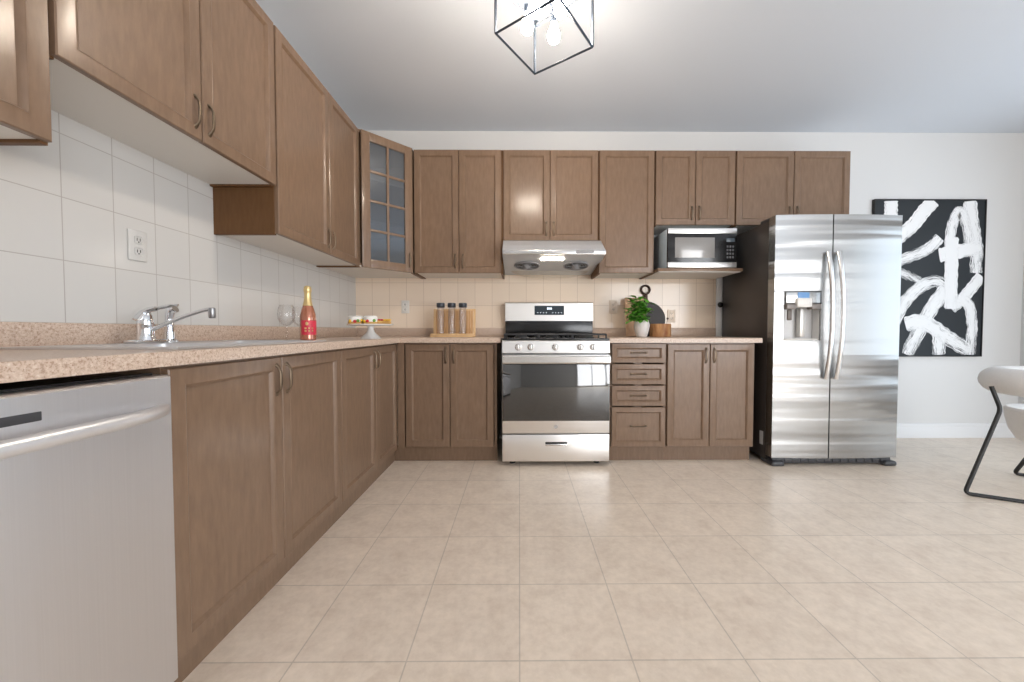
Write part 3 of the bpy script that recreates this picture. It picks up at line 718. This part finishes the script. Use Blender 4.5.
# ================================================================== abstract painting
t = thing('abstract_painting', 'large black canvas with white brush strokes hanging right of refrigerator', 'painting', (3.652, YW, 0.747))
PW, PH = 0.988, 1.384
def m_stroke():
    n = NT('white dry brush paint'); uv = n.add('ShaderNodeUVMap'); mp = n.add('ShaderNodeMapping'); mp.inputs['Scale'].default_value = (3.0, 30, 1)
    n.link(uv.outputs[0], mp.inputs[0]); f = n.noise(mp.outputs[0], 1.0, 5, 0.65)
    sx = n.add('ShaderNodeSeparateXYZ'); n.link(uv.outputs[0], sx.inputs[0])
    # drier towards the ribbon's edges (v) and its far end (z holds how dry)
    e = n.add('ShaderNodeMath', operation='SUBTRACT'); n.link(sx.outputs[1], e.inputs[0]); e.inputs[1].default_value = 0.5
    e2 = n.add('ShaderNodeMath', operation='ABSOLUTE'); n.link(e.outputs[0], e2.inputs[0])
    e3 = n.add('ShaderNodeMath', operation='MULTIPLY_ADD'); n.link(e2.outputs[0], e3.inputs[0]); e3.inputs[1].default_value = -0.30; e3.inputs[2].default_value = 0.17
    at = n.add('ShaderNodeAttribute'); at.attribute_name = 'dry'
    e4 = n.add('ShaderNodeMath', operation='SUBTRACT'); n.link(e3.outputs[0], e4.inputs[0]); n.link(at.outputs['Fac'], e4.inputs[1])
    e5 = n.add('ShaderNodeMath', operation='ADD'); n.link(e4.outputs[0], e5.inputs[0]); n.link(f, e5.inputs[1])
    n.set(Base_Color=(0.84, 0.84, 0.84), Roughness=0.55); n.link(n.ramp(e5.outputs[0], [(0.39, (0, 0, 0)), (0.43, (1, 1, 1))]), n.b.inputs['Alpha'])
    return n.m
STROKE = m_stroke(); CANVAS = plain('black canvas', (0.010, 0.014, 0.018), 0.6)
b = new(); box(b, -PW / 2, PW / 2, -0.022, 0.0, 0, PH); 
for f in b.faces: f.material_index = 0
uvl = b.loops.layers.uv.new('UVMap'); dl = b.verts.layers.float.new('dry')
def pc(x, y): return Vector((-PW / 2 + (x - 40) / 417 * PW, 0, PH - (y - 65) / 570 * PH))
strokes = [([(100, 68), (101, 100), (100, 140), (98, 230)], 50, 0.05), ([(262, 66), (225, 105), (190, 150), (150, 185), (110, 215)], 52, 0.02),
           ([(288, 200), (262, 228), (220, 255), (150, 280), (90, 300)], 42, 0.10), ([(120, 320), (160, 335), (200, 352), (236, 372)], 34, 0.16),
           ([(398, 68), (405, 130), (420, 200), (430, 260), (430, 330)], 52, 0.07),
           ([(333, 445), (331, 330), (326, 220), (335, 150), (358, 105), (378, 130), (395, 190), (400, 250)], 40, 0.08),
           ([(120, 520), (160, 440), (215, 385), (275, 360), (322, 385)], 46, 0.09), ([(450, 340), (415, 385), (375, 430), (338, 460)], 44, 0.04),
           ([(380, 425), (408, 455), (420, 520), (418, 575), (416, 632)], 42, 0.08), ([(295, 545), (296, 590), (298, 632)], 50, 0.08),
           ([(318, 390), (270, 450), (225, 530), (175, 632)], 54, 0.07), ([(165, 520), (220, 508), (280, 535), (340, 575), (412, 618)], 54, 0.06),
           ([(286, 266), (330, 258), (390, 246), (444, 236)], 52, 0.01), ([(333, 200), (334, 300), (334, 380), (336, 462)], 50, 0.00)]
for si, (path, wd, dry) in enumerate(strokes):
    P = smooth_path([pc(*p) for p in path], 8); wdm = wd * 1.02 / 417 * PW; y = -0.0223 - 0.0003 * (si + 1); M = 4
    acc = 0; rows = []
    for i, p in enumerate(P):
        a, c = P[max(0, i - 1)], P[min(len(P) - 1, i + 1)]; tg = (c - a).normalized(); nn = Vector((tg.z, 0, -tg.x))
        if i: acc += (p - P[i - 1]).length
        k = 1 + 0.06 * math.sin(i * 1.7 + si)
        if i in (0, len(P) - 1): k *= 0.82
        row = []
        for j in range(M + 1):
            q = p + nn * (j / M - 0.5) * wdm * k
            q.x = max(-PW / 2 + 0.004, min(PW / 2 - 0.004, q.x)); q.z = max(0.004, min(PH - 0.004, q.z))
            v = b.verts.new((q.x, y, q.z)); v[dl] = dry + 0.10 * (i / len(P)) ** 2; row.append((v, acc, j / M))
        rows.append(row)
    for A, B in zip(rows, rows[1:]):
        for j in range(M):
            vs = (A[j], A[j + 1], B[j + 1], B[j])
            f = b.faces.new([q[0] for q in vs]); f.material_index = 1
            for lp_, q in zip(f.loops, vs): lp_[uvl].uv = (q[1] * 3 + si * 1.37, q[2] * 1.0)
obj('canvas', b, [CANVAS, STROKE], t)
b = new(); e = 0.008
box(b, -PW / 2 - e, -PW / 2 - 0.0005, -0.029, 0, -e, PH + e, 0.001); box(b, PW / 2 + 0.0005, PW / 2 + e, -0.029, 0, -e, PH + e, 0.001)
box(b, -PW / 2, PW / 2, -0.029, 0, -e, -0.0005, 0.001); box(b, -PW / 2, PW / 2, -0.029, 0, PH + 0.0005, PH + e, 0.001)
obj('frame', b, BLACKM, t, 'thin black frame')

# ================================================================== pendant light
PZ = ZC
cx_, cy_ = 0.114, 1.699
t = thing('pendant_light', 'dark open box-cage ceiling light with four lit bulbs', 'ceiling light', (cx_, cy_, ZC))
ang = math.atan2(1.916 - 1.662, 0.080 + 0.099); s = 0.312 / 2; zbm, ztp = 2.260 - ZC, 2.490 - ZC
ca, sa = math.cos(ang), math.sin(ang)
cor = [Vector((ca * u * s - sa * v * s, sa * u * s + ca * v * s)) for u, v in ((-1, -1), (1, -1), (1, 1), (-1, 1))]
def bar(bm, p, q, r=0.0050): tube(bm, [p, q], r, 4, flat=(1.2, 1.2))
b = new()
for z in (zbm, ztp):
    for k in range(4): bar(b, (*cor[k], z), (*cor[(k + 1) % 4], z))
for k in range(4): bar(b, (*cor[k], zbm), (*cor[k], ztp))
for k in range(4): bar(b, (*cor[k], ztp), (0, 0, ztp + 0.045))
obj('cage', b, CAGE, t)
b = new(); lathe(b, [(0, 0), (0.06, 0), (0.06, -0.012), (0.05, -0.022), (0.012, -0.028), (0, -0.028)], n=28); obj('canopy', b, CAGE, t)
b = new(); k = 0.97
prism(b, [tuple(c * k) for c in cor], 'Z', ztp + 0.012, ztp + 0.018); obj('light_shield', b, plain('dark blue grey plate', (0.07, 0.085, 0.115), 0.5), t)  # added plate that keeps the bulbs' light off the ceiling
b = new(); tube(b, [(0, 0, -0.02), (0, 0, ztp + 0.02)], 0.008, 12); lathe(b, [(0, ztp + 0.05), (0.022, ztp + 0.05), (0.022, ztp - 0.01), (0, ztp - 0.01)], n=16); obj('stem', b, CAGE, t)
for (bx, by, bz) in ((0.052, 0.155, 2.365), (-0.078, 0.100, 2.365), (-0.045, 0.005, 2.365), (0.068, 0.005, 2.365)):
    z = bz - ZC
    b = new(); tube(b, smooth_path([(0, 0, ztp + 0.02), (bx * 0.6, by * 0.6, ztp + 0.008), (bx, by, z + 0.118)], 6), 0.004, 8); lathe(b, [(0, z + 0.124), (0.014, z + 0.124), (0.015, z + 0.095), (0, z + 0.095)], (bx, by, 0), 14)
    so = obj('socket', b, CAGE, t)
    b = new(); lathe(b, [(0, z), (0.012, z + 0.002), (0.022, z + 0.009), (0.029, z + 0.022), (0.030, z + 0.034), (0.026, z + 0.052), (0.018, z + 0.072), (0.013, z + 0.088), (0.012, z + 0.098), (0, z + 0.098)], (bx, by, 0), 18)
    obj('bulb', b, BULB, so, 'glowing white bulb')

# ================================================================== chair at the right edge
A0 = Vector((2.632, 2.171, 0)); dv = Vector((0.876, -0.482, 0)); nv = Vector((0.482, 0.876, 0))
cc = A0 + dv * 0.38 + nv * 0.30
t = thing('dining_chair', 'white upholstered chair with black tube legs at the right photo edge', 'chair', (cc.x, cc.y, 0), math.atan2(dv.y, dv.x))
# local: x forward, y to the chair's left
b = new(); pts = []
for k in range(29):
    a = math.radians(70 + 220 * k / 28); pts.append((0.105 + 0.22 * math.cos(a), 0.23 * math.sin(a), 0.660))
rs = [0.02, 0.06, 0.075] + [0.081] * 23 + [0.075, 0.06, 0.02]
tube(b, pts, rs, 16); obj('backrest', b, BOUCLE, t)
b = new(); lathe(b, [(0, 0.265), (0.13, 0.268), (0.185, 0.30), (0.215, 0.36), (0.232, 0.44), (0.236, 0.485), (0.225, 0.498), (0.19, 0.492), (0, 0.47)], (0.150, 0, 0), 36); obj('seat', b, BOUCLE, t)
r = 0.0105
b = new()
tube(b, round_path([(-0.235, -0.175, 0.64), (-0.205, -0.200, 0.508), (-0.380, -0.300, 0.011), (0.40, -0.300, 0.011), (0.28, -0.12, 0.33)], 0.03), r, 10)
obj('leg', b, BLACKM, t)
b = new()
tube(b, round_path([(0.13, 0.12, 0.33), (0.080, 0.292, 0.011), (0.36, 0.292, 0.011), (0.22, 0.12, 0.34)], 0.035), r, 10)
obj('leg', b, BLACKM, t)
b = new(); tube(b, [(0.10, 0.19, 0.45), (0.09, 0.225, 0.62)], r, 10); obj('back_post', b, BLACKM, t)

# ================================================================== things on the left worktop
ZK = ZW1
PINKG = plain('rose wine glass bottle', (0.46, 0.16, 0.085), 0.12, 0.35, Coat_Weight=1.0)
GOLD = plain('gold foil', (0.80, 0.60, 0.28), 0.3, 0.7)
t = thing('champagne_bottle', 'pink sparkling wine bottle with gold foil neck beside the wine glasses', 'bottle', (-1.112, 1.98, ZK))
b = new(); lathe(b, [(0, 0.004), (0.032, 0.0), (0.0385, 0.006), (0.0385, 0.112), (0.0365, 0.135), (0.029, 0.166), (0.020, 0.192), (0.0155, 0.215), (0.0148, 0.27), (0, 0.27)], n=32); obj('glass', b, PINKG, t)
b = new(); lathe(b, [(0.0245, 0.182), (0.0195, 0.200), (0.0165, 0.222), (0.0160, 0.240), (0.0168, 0.254), (0.0190, 0.258), (0.0188, 0.268), (0.0165, 0.280), (0.010, 0.286), (0, 0.287)], n=28); obj('foil', b, GOLD, t, 'gold foil over neck and cork')
b = new(); N = 14
A = []; B = []
for k in range(N + 1):
    a = math.radians(-112 + 128 * k / N); A.append(b.verts.new((0.0391 * math.cos(a), 0.0391 * math.sin(a), 0.030))); B.append(b.verts.new((0.0391 * math.cos(a), 0.0391 * math.sin(a), 0.105)))
for k in range(N): b.faces.new((A[k], A[k + 1], B[k + 1], B[k]))
lb = obj('label', b, plain('crimson label', (0.62, 0.03, 0.06), 0.4), t, 'crimson front label')
b = new()
for k in range(3): 
    a = math.radians(-78 + 22 * k)
    for dz in (0.046, 0.060): box(b, 0.0395 * math.cos(a) - 0.005, 0.0395 * math.cos(a) + 0.005, 0.0395 * math.sin(a) - 0.0006, 0.0395 * math.sin(a) + 0.0006, dz, dz + 0.008)
lathe(b, [(0, 0.0405), (0.008, 0.0400), (0.010, 0.038)], (0.012, 0.002, 0.088), 14, axis='Y')
obj('crest', b, GOLD, lb, 'gold crest and marks')
def wine_glass(label, loc):
    t = thing('wine_glass', label, 'wine glass', loc, 0, 'stemmed wine glasses')
    b = new(); lathe(b, [(0, 0.0), (0.032, 0.0), (0.0325, 0.002), (0.008, 0.005), (0, 0.005)], n=28); obj('foot', b, GLASS, t)
    b = new(); tube(b, [(0, 0, 0.004), (0, 0, 0.075)], 0.0036, 10); obj('stem', b, GLASS, t)
    b = new(); lathe(b, [(0.0, 0.074), (0.014, 0.078), (0.030, 0.092), (0.040, 0.115), (0.0415, 0.135), (0.037, 0.165), (0.032, 0.185), (0.0310, 0.185), (0.036, 0.165), (0.0405, 0.135), (0.039, 0.115), (0.029, 0.093), (0.013, 0.080), (0, 0.076)], n=32); obj('bowl', b, GLASS, t)
wine_glass('clear wine glass left of the pink bottle, the one nearer the faucet', (-1.203, 1.945, ZK))
wine_glass('clear wine glass partly hidden behind the pink bottle', (-1.215, 2.085, ZK))

CK = (-0.970, 2.45, ZK)
t = thing('cake_stand', 'white pedestal cake stand in the corner of the worktop', 'cake stand', CK)
b = new(); lathe(b, [(0, 0.082), (0.12, 0.084), (0.140, 0.088), (0.143, 0.094), (0.138, 0.095), (0.12, 0.091), (0, 0.090)], n=44); obj('plate', b, CERAMIC, t)
b = new(); lathe(b, [(0, 0), (0.062, 0), (0.062, 0.006), (0.05, 0.016), (0.026, 0.040), (0.018, 0.060), (0.020, 0.078), (0.03, 0.083), (0, 0.083)], n=32); obj('pedestal', b, CERAMIC, t)
ZP = ZK + 0.0905
ICING = plain('white icing', (0.86, 0.84, 0.80), 0.55); SPONGE = plain('golden sponge', (0.68, 0.40, 0.13), 0.8)
RED = plain('red berry', (0.55, 0.02, 0.03), 0.3); GRN = plain('green garnish', (0.15, 0.35, 0.05), 0.5); YEL = plain('yellow fruit', (0.85, 0.50, 0.03), 0.35)
def cake(label, x, y, rr, seed):
    rd_ = random.Random(seed)
    t = thing('iced_cake', label, 'cake', (x, y, ZP), 0, 'small cakes on the stand')
    b = new(); lathe(b, [(0, 0), (rr, 0), (rr * 1.02, 0.024), (0, 0.026)], n=24); obj('sponge', b, SPONGE, t)
    b = new(); lathe(b, [(rr * 1.03, 0.018), (rr * 1.06, 0.030), (rr * 1.0, 0.050), (rr * 0.8, 0.057), (0, 0.058)], n=24); obj('icing', b, ICING, t)
    for k in range(9):
        a = k * PI / 4.5 + rd_.random(); b = new(); bmesh.ops.create_icosphere(b, subdivisions=2, radius=0.0105, matrix=Matrix.Translation((rr * math.cos(a), rr * math.sin(a), 0.020 + 0.006 * rd_.random())))
        obj('berry', b, (RED, GRN, YEL)[k % 3], t)
cake('white iced cake with coloured berries, left end of the cake stand', CK[0] - 0.085, CK[1] - 0.02, 0.048, 1)
cake('white iced cake in the middle of the cake stand', CK[0] + 0.012, CK[1] - 0.03, 0.041, 2)
t = thing('fruit_pastry', 'golden pastry with yellow and red fruit on the right of the stand', 'pastry', (CK[0] + 0.092, CK[1] - 0.015, ZP))
b = new(); tube(b, smooth_path([(-0.042, -0.012, 0.014), (-0.02, 0.008, 0.017), (0.01, 0.010, 0.018), (0.045, -0.008, 0.013)], 5), [0.009, 0.012, 0.014, 0.015, 0.016, 0.017, 0.017, 0.018, 0.018, 0.017, 0.017, 0.016, 0.014, 0.012, 0.010, 0.007], 12); obj('crust', b, SPONGE, t)
for k, (x, m) in enumerate(((-0.03, RED), (-0.012, RED), (0.006, YEL), (0.024, YEL), (0.038, YEL))):
    b = new(); bmesh.ops.create_icosphere(b, subdivisions=2, radius=0.010, matrix=Matrix.Translation((x, -0.004, 0.031 - 0.0001 * k)) @ Matrix.Diagonal((1.1, 1, 0.6, 1))); obj('fruit_slice', b, m, t)

# bamboo rack with three bottles
RX, RY = -0.540, 3.06
t = thing('bamboo_rack', 'bamboo rack with a slatted back holding three tall bottles', 'rack', (RX, RY, ZK))
w2 = 0.174
b = new(); box(b, -w2, w2, -0.062, 0.075, 0, 0.012, 0.002); obj('base', b, BAMBOO, t)
def lean(z): return 0.045 + 0.10 * z
b = new()
for x0_, x1_ in ((-w2, -w2 + 0.018), (w2 - 0.018, w2)):
    prism(b, [(lean(0.012), 0.012), (lean(0.012) + 0.016, 0.012), (lean(0.232) + 0.016, 0.232), (lean(0.232), 0.232)], 'X', x0_, x1_)
prism(b, [(lean(0.218), 0.218), (lean(0.218) + 0.016, 0.218), (lean(0.232) + 0.016, 0.232), (lean(0.232), 0.232)], 'X', -w2 + 0.018, w2 - 0.018)
obj('back_frame', b, BAMBOO, t, 'pale bamboo frame')
b = new(); k0 = 15
for k in range(k0):
    x = -w2 + 0.019 + (2 * w2 - 0.038) * k / k0; ww = (2 * w2 - 0.038) / k0 - 0.0025
    prism(b, [(lean(0.012) + 0.003, 0.012), (lean(0.012) + 0.011, 0.012), (lean(0.218) + 0.011, 0.218), (lean(0.218) + 0.003, 0.218)], 'X', x, x + ww)
obj('slat_back', b, BAMBOO_D, t, 'darker vertical slats')
b = new(); box(b, -w2, w2, -0.062, -0.053, 0.012, 0.028, 0.002); obj('front_rail', b, BAMBOO, t)
STONE = plain('black cap plastic', (0.035, 0.04, 0.05), 0.3)
for x, lab in ((-0.098, 'tall clear bottle with dark cap, leftmost of three in the bamboo rack'), (-0.009, 'tall clear bottle with dark cap, middle of three in the bamboo rack'), (0.081, 'tall clear bottle with dark cap, rightmost of three in the bamboo rack')):
    bt = thing('glass_bottle', lab, 'bottle', (RX + x, RY - 0.018, ZK + 0.0125), 0, 'bottles in the bamboo rack')
    b = new(); lathe(b, [(0, 0.002), (0.026, 0.0), (0.029, 0.004), (0.029, 0.205), (0.026, 0.222), (0.024, 0.232), (0.0225, 0.232), (0.0245, 0.220), (0.0270, 0.204), (0.0270, 0.008), (0, 0.008)], n=28); obj('body', b, m_glass('bottle glass', (0.95, 0.95, 0.96), 0.08, 0.03, 0.22), bt)
    b = new(); lathe(b, [(0, 0.262), (0.030, 0.262), (0.033, 0.258), (0.033, 0.230), (0.031, 0.226), (0, 0.226)], n=28); obj('cap', b, STONE, bt, 'dark cap')

# ================================================================== things on the right worktop
t = thing('potted_plant', 'leafy green plant in a white ribbed pot on the right worktop', 'plant', (0.990, 3.03, ZK))
b = new(); prof = [(0, 0), (0.036, 0), (0.040, 0.004), (0.052, 0.045), (0.060, 0.085), (0.060, 0.105), (0.052, 0.130), (0.050, 0.136), (0.046, 0.134), (0.048, 0.118), (0, 0.118)]
lathe(b, prof, n=48)
for v in b.verts:
    a = math.atan2(v.co.y, v.co.x); rr = math.hypot(v.co.x, v.co.y)
    if rr > 0.038 and 0.004 < v.co.z < 0.128: v.co.x *= 1 + 0.02 * math.cos(a * 16); v.co.y *= 1 + 0.02 * math.cos(a * 16)
obj('pot', b, plain('matte white pot', (0.80, 0.76, 0.73), 0.5), t)
b = new(); lathe(b, [(0.047, 0.120), (0, 0.124)], n=24); obj('soil', b, SOIL, t)
rl = random.Random(11); bs = new(); bl = new()
def leaf(bm, base, d, L, Wd, tip):
    d = d.normalized(); side = d.cross(Vector((0, 0, 1))).normalized() if abs(d.z) < 0.95 else Vector((1, 0, 0)); up = side.cross(d)
    L_, C_, R_ = [], [], []
    for k in range(6):
        u = k / 5; ww = Wd * math.sin(PI * min(1, u * 0.92 + 0.08)) ** 0.8 * (1 - 0.25 * u); p = base + d * (L * u) - Vector((0, 0, 1)) * (tip * u * u)
        C_.append(bm.verts.new(p)); L_.append(bm.verts.new(p + side * ww + up * ww * 0.3)); R_.append(bm.verts.new(p - side * ww + up * ww * 0.3))
    for k in range(5):
        bm.faces.new((C_[k], C_[k + 1], L_[k + 1], L_[k])); bm.faces.new((R_[k], R_[k + 1], C_[k + 1], C_[k]))
for k in range(34):
    a = rl.uniform(0, 2 * PI); sp_ = rl.uniform(0.01, 0.095); hgt = rl.uniform(0.15, 0.36) - sp_ * 0.7
    tip = Vector((math.cos(a) * sp_ * 1.15 - 0.026, math.sin(a) * sp_ * 0.75, hgt))
    root = Vector((math.cos(a) * 0.02, math.sin(a) * 0.02, 0.12)); mid = (root + tip) / 2 + Vector((0, 0, 0.02))
    pth = smooth_path([root, mid, tip], 4); tube(bs, pth, 0.0018, 5)
    for j in range(8):
        p = pth[min(len(pth) - 1, 3 + rl.randrange(len(pth) - 3))]; q = rl.uniform(0, 2 * PI)
        leaf(bl, p, Vector((math.cos(q), math.sin(q), rl.uniform(-0.3, 0.7))), rl.uniform(0.05, 0.08), rl.uniform(0.015, 0.023), rl.uniform(0.0, 0.02))
obj('stems', bs, STEMG, t); obj('foliage', bl, LEAF, t)

t = thing('round_serving_board', 'dark round serving board with ring handle leaning on the tiles', 'board', (1.130, 3.30, ZK))
lean_a = -math.radians(9)
b = new(); R0 = 0.156
lathe(b, [(0, 0.0), (R0 - 0.004, 0.0), (R0, 0.003), (R0, 0.010), (R0 - 0.004, 0.013), (0, 0.013)], (0, 0, R0), 48, axis='Y'); obj('disc', b, SLATE, t)
b = new(); box(b, -0.016 - 0.008, 0.016 - 0.008, -0.013, 0.0, 2 * R0 - 0.006, 2 * R0 + 0.078, 0.003); obj('neck', b, plain('dark brown wood', (0.06, 0.03, 0.02), 0.5), t)
b = new(); tube(b, [(-0.008 + 0.038 * math.cos(a * PI / 18), -0.0065, 2 * R0 + 0.108 + 0.038 * math.sin(a * PI / 18)) for a in range(36)], 0.0135, 10, closed=True, flat=(0.7, 1.1)); obj('ring_handle', b, plain('dark brown ring', (0.055, 0.028, 0.018), 0.45), t, 'dark brown ring handle')
t.rotation_euler = (lean_a, 0, 0); t.location.y = 3.283
t = thing('cutting_board', 'pale rounded wooden cutting board leaning behind the plant', 'board', (1.005, 3.235, ZK), 0)
b = new(); box(b, -0.085, 0.085, -0.018, 0.0, 0, 0.345, 0.008)
obj('panel', b, BEECH, t); t.rotation_euler = (-math.radians(11), 0, 0)
t = thing('wooden_canister', 'small two-tone wooden canister right of the plant pot', 'canister', (1.168, 3.10, ZK))
b = new(); lathe(b, [(0, 0), (0.080, 0), (0.083, 0.004), (0.083, 0.104), (0.079, 0.108), (0.074, 0.106), (0.074, 0.055), (0, 0.055)], n=36); obj('body', b, ACACIA, t)
t = thing('serving_spoon', 'slim pale spoon with dark bead standing in the wooden canister', 'spoon', (1.205, 3.10, ZK + 0.0555))
b = new(); tube(b, [(0, 0, 0.0), (0.022, 0.005, 0.088)], 0.0035, 8); obj('shaft', b, plain('pale wood', (0.75, 0.68, 0.58), 0.5), t)
b = new(); bmesh.ops.create_icosphere(b, subdivisions=2, radius=0.009, matrix=Matrix.Translation((0.024, 0.006, 0.096))); obj('bead', b, plain('dark bead', (0.08, 0.05, 0.04), 0.4), t)

# ================================================================== outlets and small wall things
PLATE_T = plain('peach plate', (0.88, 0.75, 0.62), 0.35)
def outlet(label, loc, rz, plate=None):
    t = thing('wall_outlet', label, 'outlet', loc, rz, 'wall outlets')
    b = new(); box(b, -0.035, 0.035, -0.007, 0.0, -0.057, 0.057, 0.003); obj('cover_plate', b, plate or WHITEP, t)
    for dz in (-0.022, 0.022):
        b = new(); box(b, -0.015, 0.015, -0.0085, -0.006, dz - 0.013, dz + 0.013, 0.004); so = obj('socket', b, plate or WHITEP, t)
        b = new(); box(b, -0.007, -0.0045, -0.0092, -0.008, dz - 0.004, dz + 0.007); box(b, 0.0045, 0.007, -0.0092, -0.008, dz - 0.004, dz + 0.007); lathe(b, [(0.0025, 0.0), (0.0025, 0.0012), (0, 0.0012)], (0, -0.008, dz - 0.008), 10, axis='Y')
        obj('slot', b, BLACKM, so)
YT = YW - 0.0062
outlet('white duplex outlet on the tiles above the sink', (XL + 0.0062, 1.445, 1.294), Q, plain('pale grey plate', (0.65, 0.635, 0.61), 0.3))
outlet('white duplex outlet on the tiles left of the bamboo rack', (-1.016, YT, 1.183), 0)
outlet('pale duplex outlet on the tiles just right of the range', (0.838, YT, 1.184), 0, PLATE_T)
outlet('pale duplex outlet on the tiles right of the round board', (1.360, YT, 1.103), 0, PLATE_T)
b = new(); lathe(b, [(0, 0.030), (0.012, 0.029), (0.022, 0.022), (0.024, 0.014), (0.016, 0.006), (0.012, 0.0)], n=20, axis='Y')
o = tag(obj('door_bumper', b, BLACKM), 'small black round knob on the white strip beside the refrigerator', 'door bumper'); o.location = (1.786, YW - 0.0165, 1.202)
